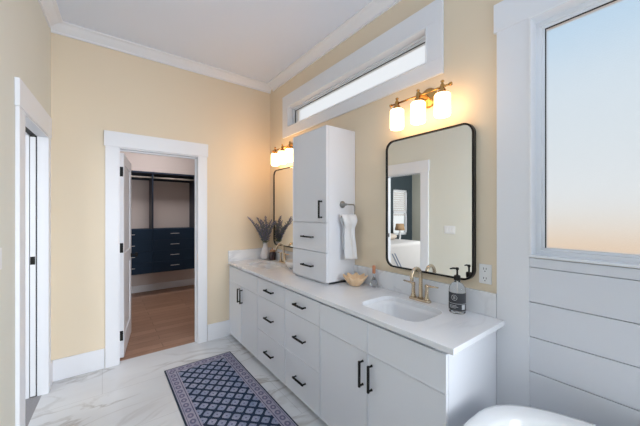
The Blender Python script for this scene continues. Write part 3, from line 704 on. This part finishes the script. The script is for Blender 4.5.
for k, (dx, dy, hh) in enumerate(sprigs):
    t = thing('lavender_sprig', 'dried lavender sprig in the white vase, ' + wh[k] + ' of the eleven', 'flower', (vx, vy, ZK + 0.19), 'dried lavender sprigs in the white vase')
    r0 = (vx + 0.006 * math.cos(k * 2.4), vy + 0.006 * math.sin(k * 2.4), ZK + 0.1)
    ph = k * 1.7; sg = 1 if k % 2 else -1
    def at(s):
        w = 0.016 * math.sin(5.5 * s + ph) * s; tip = 0.035 * max(0.0, s - 0.6) / 0.4 * sg
        return Vector((r0[0] + dx * 1.12 * s ** 1.5 + w, r0[1] + dy * s ** 1.5 + w + tip, min(1e9, r0[2] + (hh - 0.03) * (s - 0.15 * s ** 3) / 0.88)))
    pts = [at(s / 9) for s in range(10)]
    bm = bm_new(); tube(bm, pts, 0.0024, 6); st = obj('stem', bm, 'stem', t, smooth=True)
    bm = bm_new()
    for j in range(34):
        s = 0.34 + 0.66 * j / 33; c0 = at(s); a = j * 2.399; rr = 0.017 * (1 - 0.5 * (j / 33))
        p = c0 + Vector((rr * math.cos(a), rr * math.sin(a), 0.004)); d_ = (p - c0) * 0.8 + Vector((0, 0, 0.008))
        tube(bm, [c0, p, p + d_], [0.002, 0.0052, 0.001], 5)
    obj('flower_head', bm, 'flower', t)
    bm = bm_new()
    for j in range(14):
        s = 0.22 + 0.045 * j; c0 = at(s); a = j * 2.1 + k; q = Vector((math.cos(a), math.sin(a), 0.9)).normalized()
        tube(bm, [c0, c0 + q * 0.022, c0 + q * 0.045], [0.001, 0.0052, 0.0006], 5)
    obj('leaves', bm, 'leaf', t)

# dark glass jar next to vase
jx, jy = 1.735, 3.285
t = thing('jar', 'dark glass jar with tan lid between the vase and the far faucet', 'jar', (jx, jy, ZK))
bm = bm_new(); lathe(bm, [(0.034, 0), (0.04, 0.004), (0.041, 0.05), (0.041, 0.09), (0.034, 0.1), (0.03, 0.104)], (jx, jy, ZK), 24); obj('glass_body', bm, 'amber', t, smooth=True)
bm = bm_new(); lathe(bm, [(0.033, 0.1045), (0.033, 0.128), (0.03, 0.131), (0.01, 0.132), (0.009, 0.15), (0.004, 0.155)], (jx, jy, ZK), 24); obj('lid', bm, 'tan', t, smooth=True)
# white dish by the tower
dx_, dy_ = 1.655, 2.635
bm = bm_new(); lathe(bm, [(0.04, 0), (0.05, 0.004), (0.085, 0.03), (0.097, 0.055), (0.099, 0.085), (0.095, 0.085), (0.092, 0.057), (0.08, 0.034), (0.045, 0.01), (0.01, 0.008)], (dx_, dy_, ZK), 32)
o = obj('soap_dish', bm, 'ceramic', None, smooth=True); tag(o, 'round white ceramic dish left of the tower foot', 'dish')

# ------------------------------------------------------------------ rug
def rug_mat():
    m = bpy.data.materials.new('rug_pattern'); m.use_nodes = True; t = m.node_tree; b = t.nodes['Principled BSDF']; L = t.links.new
    b.inputs['Roughness'].default_value = 0.95
    def mth(op, a, c=None):
        n = t.nodes.new('ShaderNodeMath'); n.operation = op
        for i, v in enumerate((a, c)):
            if v is None: continue
            if isinstance(v, (int, float)): n.inputs[i].default_value = v
            else: L(v, n.inputs[i])
        return n.outputs[0]
    tcn = t.nodes.new('ShaderNodeTexCoord'); sp = t.nodes.new('ShaderNodeSeparateXYZ'); L(tcn.outputs['Object'], sp.inputs[0])
    X, Y = sp.outputs['X'], sp.outputs['Y']               # object origin = rug centre
    HW, HL = 0.318, 0.905
    # diamond lattice in the field
    u = mth('DIVIDE', X, 0.105); v = mth('DIVIDE', Y, 0.108)
    p = mth('ADD', u, v); q = mth('SUBTRACT', u, v)
    fp = mth('ABSOLUTE', mth('SUBTRACT', mth('FRACT', mth('ADD', p, 100.5)), 0.5)); fq = mth('ABSOLUTE', mth('SUBTRACT', mth('FRACT', mth('ADD', q, 100.5)), 0.5))
    mx = mth('MAXIMUM', fp, fq); mn = mth('MINIMUM', fp, fq)
    # medallion: notched diamond
    ln = mth('SQRT', mth('ADD', mth('MULTIPLY', fp, fp), mth('MULTIPLY', fq, fq)))
    lob = mth('ADD', mth('ADD', mth('MULTIPLY', mx, 0.8), mth('MULTIPLY', ln, 0.16)), mth('MULTIPLY', mth('SINE', mth('MULTIPLY', mth('ADD', fp, fq), 40.0)), 0.018))
    med = mth('LESS_THAN', lob, 0.352); core = mth('LESS_THAN', mx, 0.085); core2 = mth('LESS_THAN', mx, 0.05)
    ringm = mth('MULTIPLY', mth('GREATER_THAN', mn, 0.14), mth('LESS_THAN', mx, 0.30))
    # border distance
    ex = mth('SUBTRACT', HW, mth('ABSOLUTE', X)); ey = mth('SUBTRACT', HL, mth('ABSOLUTE', Y)); e = mth('MINIMUM', ex, ey)
    along = t.nodes.new('ShaderNodeMix'); along.data_type = 'FLOAT'; L(mth('LESS_THAN', ex, ey), along.inputs[0]); L(X, along.inputs[2]); L(Y, along.inputs[3])
    al = mth('ABSOLUTE', mth('SUBTRACT', mth('FRACT', mth('ADD', mth('DIVIDE', along.outputs[0], 0.072), 50.0)), 0.5))
    ros = mth('LESS_THAN', mth('ADD', mth('POWER', mth('MULTIPLY', al, 2.6), 2.0), mth('POWER', mth('DIVIDE', mth('SUBTRACT', e, 0.052), 0.022), 2.0)), 1.0)
    ros2 = mth('LESS_THAN', mth('ADD', mth('POWER', mth('MULTIPLY', al, 6.0), 2.0), mth('POWER', mth('DIVIDE', mth('SUBTRACT', e, 0.052), 0.009), 2.0)), 1.0)
    edge = mth('LESS_THAN', e, 0.011); bord = mth('LESS_THAN', e, 0.1)
    l1 = mth('MULTIPLY', mth('GREATER_THAN', e, 0.084), mth('LESS_THAN', e, 0.09)); l2 = mth('MULTIPLY', mth('GREATER_THAN', e, 0.020), mth('LESS_THAN', e, 0.0235))
    lines = mth('MAXIMUM', l1, l2)
    nz = t.nodes.new('ShaderNodeTexNoise'); nz.inputs['Scale'].default_value = 9; nz.inputs['Detail'].default_value = 5; L(tcn.outputs['Object'], nz.inputs['Vector'])
    nr = t.nodes.new('ShaderNodeValToRGB'); nr.color_ramp.elements[0].position = 0.35; nr.color_ramp.elements[1].position = 0.7; L(nz.outputs['Fac'], nr.inputs[0])
    def mix(f, a, c):
        n = t.nodes.new('ShaderNodeMixRGB')
        for i, vv in ((1, a), (2, c)):
            if isinstance(vv, tuple): n.inputs[i].default_value = lin(vv)
            else: L(vv, n.inputs[i])
        L(f, n.inputs[0]) if not isinstance(f, float) else setattr(n.inputs[0], 'default_value', f)
        return n.outputs[0]
    navy = (24, 46, 74); lil = mix(nr.outputs[0], (172, 176, 202), (130, 146, 178))
    field = mix(med, navy, lil); field = mix(mth('MULTIPLY', ringm, 0.3), field, (104, 112, 148)); field = mix(core, field, (92, 98, 132)); field = mix(core2, field, (110, 112, 144))
    bcol = mix(nr.outputs[0], (176, 172, 190), (154, 154, 178)); bcol = mix(mth('MULTIPLY', ros, 0.8), bcol, (92, 94, 128)); bcol = mix(ros2, bcol, (168, 160, 182)); bcol = mix(lines, bcol, (84, 88, 120))
    c1 = mix(bord, field, bcol); c2 = mix(edge, c1, (34, 52, 74))
    f2 = t.nodes.new('ShaderNodeTexNoise'); f2.inputs['Scale'].default_value = 260; L(tcn.outputs['Object'], f2.inputs['Vector'])
    mu = t.nodes.new('ShaderNodeMixRGB'); mu.blend_type = 'MULTIPLY'; mu.inputs[0].default_value = 0.3; L(c2, mu.inputs[1]); L(f2.outputs['Fac'], mu.inputs[2])
    br = t.nodes.new('ShaderNodeBump'); br.inputs['Strength'].default_value = 0.4; br.inputs['Distance'].default_value = 0.002; L(f2.outputs['Fac'], br.inputs['Height']); L(br.outputs[0], b.inputs['Normal'])
    L(mu.outputs[0], b.inputs['Base Color']); return m
M['rug'] = rug_mat()
bm = bm_new(); pr = rrect(0.636, 1.81, 0.006, 3); loft(bm, [[(p[0], p[1], z) for p in pr] for z in (0.0, 0.009)])
o = obj('runner_rug', bm, 'rug', None, bevel=0.002); o.location = (0.787, 2.162, 0.0005)
tag(o, 'navy and lilac patterned runner rug on the marble floor', 'rug')

# ------------------------------------------------------------------ bathtub
t = thing('bathtub', 'white freestanding bathtub below the frosted window, only its rounded end showing', 'bathtub', (1.245, -0.27, 0))
def oval(hw, hl, n=64):
    pts = []
    for i in range(n):
        a = i / n * 2 * PI; c_, s_ = math.cos(a), math.sin(a); ex = 2 / 2.85
        pts.append((1.25 + hw * math.copysign(abs(c_) ** ex, c_), -0.27 + hl * math.copysign(abs(s_) ** ex, s_)))
    return pts
bm = bm_new()
rings = [[(p[0], p[1], z) for p in oval(hw, hl)] for hw, hl, z in ((0.29, 0.70, 0.0), (0.30, 0.715, 0.03), (0.345, 0.78, 0.3), (0.42, 0.845, 0.57), (0.437, 0.86, 0.605), (0.44, 0.865, 0.618), (0.435, 0.86, 0.625), (0.42, 0.845, 0.627), (0.375, 0.80, 0.622), (0.36, 0.785, 0.605), (0.30, 0.75, 0.40), (0.26, 0.69, 0.2), (0.19, 0.55, 0.15))]
loft(bm, rings); obj('tub_shell', bm, 'ceramic', t, smooth=True)
bm = bm_new(); lathe(bm, [(0.03, 0), (0.03, 0.004), (0.02, 0.006), (0.004, 0.004)], (1.25, -0.27, 0.1505), 20); obj('drain', bm, 'chrome', t, smooth=True)

# ------------------------------------------------------------------ closet built-in
YF = 6.02; YW = 6.428
t = thing('closet_cabinet', 'navy built-in closet unit with drawers and hanging rods beyond the doorway', 'closet unit', (0.9, 6.2, 0.45))
xs = [-0.15, 0.735, 1.463]
for a, b in ((xs[0], xs[1]), (xs[1], xs[2])):
    bm = bm_new(); box(bm, a + 0.001, b - 0.001, YF + 0.02, YW, 0.415, 1.217); obj('drawer_box', bm, 'navy', t, bevel=0.002)
    for k in range(4):
        z1_ = 1.212 - k * 0.2; z0_ = z1_ - 0.198
        bm = bm_new(); box(bm, a + 0.003, b - 0.003, YF, YF + 0.0195, z0_, z1_); dr = obj('drawer', bm, 'navy', t, bevel=0.002)
        xm = (a + b) / 2 + (0.0 if a > 0 else 0.09); L_ = 0.15
        bm = bm_new(); zz = z1_ - 0.085
        tube(bm, [(xm - L_ / 2, YF - 0.028, zz), (xm + L_ / 2, YF - 0.028, zz)], 0.0048, 8)
        for q in (xm - L_ / 2 + 0.03, xm + L_ / 2 - 0.03): tube(bm, [(q, YF - 0.028, zz), (q, YF, zz)], 0.005, 8)
        child('handle', bm, 'pull', dr)
for x in (xs[0], xs[1], xs[2]):
    bm = bm_new(); box(bm, x - 0.012, x + 0.012, YF, YW, 1.218, 2.232); obj('upright', bm, 'navy_dark', t, bevel=0.001)
bm = bm_new(); box(bm, xs[0], 1.848, YF - 0.01, YW, 2.233, 2.262); obj('shelf', bm, 'navy_dark', t, bevel=0.001)
bm = bm_new(); box(bm, xs[0] + 0.012, 1.848, YW - 0.02, YW, 2.14, 2.232); obj('cleat', bm, 'navy_dark', t)
for a, b in ((xs[0], xs[1]), (xs[1], xs[2])):
    bm = bm_new(); tube(bm, [(a + 0.012, YF + 0.05, 2.165), (b - 0.012, YF + 0.05, 2.165)], 0.016, 12); obj('hanging_rod', bm, 'rod', t, smooth=True)
bm = bm_new(); box(bm, 1.476, 1.848, YF + 0.03, YW, 1.1, 1.2); box(bm, 1.80, 1.848, YF + 0.03, YW, 1.2, 2.232); obj('end_shelf', bm, 'navy_dark', t)

# ------------------------------------------------------------------ bedroom things (seen in the mirror)
t = thing('bed', 'bed with white bedspread in the bedroom, seen in the near mirror', 'bed', (-1.3, 4.2, 0))
bm = bm_new(); box(bm, -2.08, -0.62, 3.7, 4.8, 0.12, 0.28)
for x in (-2.03, -0.67):
    for y in (3.75, 4.75): box(bm, x - 0.04, x + 0.04, y - 0.04, y + 0.04, 0, 0.12)
obj('bed_frame', bm, 'darkwood', t)
bm = bm_new(); box(bm, -2.12, -0.58, 3.66, 4.82, 0.27, 0.89); obj('bedspread', bm, 'bed_white', t, bevel=0.07, seg=4)
bm = bm_new(); [bm.faces.new([bm.verts.new((x_, 3.6575, z_)) for x_, z_ in ((c_ - 0.25, 0.36), (c_ - 0.22, 0.36), (c_ + 0.02, 0.70), (c_ - 0.01, 0.70))]) for c_ in (-1.10, -1.02)]; obj('stripe', bm, 'stripe', t, solid=0.004)
for k, (x, y, lb_) in enumerate(((-1.62, 4.4, 'cream pillow lying on the bed under the bedroom window, right one in the mirror'), (-0.93, 4.4, 'cream pillow lying on the bed nearer the doorway, left one in the mirror'))):
    bm = bm_new(); bmesh.ops.create_uvsphere(bm, u_segments=24, v_segments=14, radius=1.0)
    for v in bm.verts:
        v.co = Vector((x + 0.34 * math.copysign(abs(v.co.x) ** 0.7, v.co.x), y + 0.24 * math.copysign(abs(v.co.y) ** 0.7, v.co.y), 0.968 + 0.08 * v.co.z))
    tag(obj('pillow', bm, 'pillow', None, smooth=True), lb_, 'pillow', 'bed pillows')
t = thing('nightstand', 'grey nightstand under the bedroom window, seen in the mirror', 'nightstand', (-2.66, 4.72, 0))
bm = bm_new(); box(bm, -2.87, -2.45, 4.5, 4.96, 0.1, 0.78); obj('body', bm, 'grey_wood', t, bevel=0.004)
bm = bm_new(); box(bm, -2.83, -2.49, 4.488, 4.4995, 0.5, 0.74); obj('drawer', bm, 'grey_wood', t)
for x in (-2.84, -2.48):
    for y in (4.53, 4.93):
        bm = bm_new(); box(bm, x - 0.02, x + 0.02, y - 0.02, y + 0.02, 0, 0.0995); obj('leg', bm, 'grey_wood', t)
t = thing('table_lamp', 'tan shaded table lamp before the bedroom window, seen in the mirror', 'lamp', (-2.66, 4.72, 0.78))
bm = bm_new(); lathe(bm, [(0.07, 0.0005), (0.07, 0.02), (0.02, 0.03), (0.035, 0.12), (0.03, 0.2), (0.012, 0.24), (0.012, 0.3)], (-2.66, 4.72, 0.78), 20); obj('base', bm, 'ceramic', t, smooth=True)
bm = bm_new(); lathe(bm, [(0.13, 0.28), (0.10, 0.45), (0.097, 0.45), (0.127, 0.28)], (-2.66, 4.72, 0.78), 24); obj('lamp_shade', bm, 'lampshade', t, smooth=True)
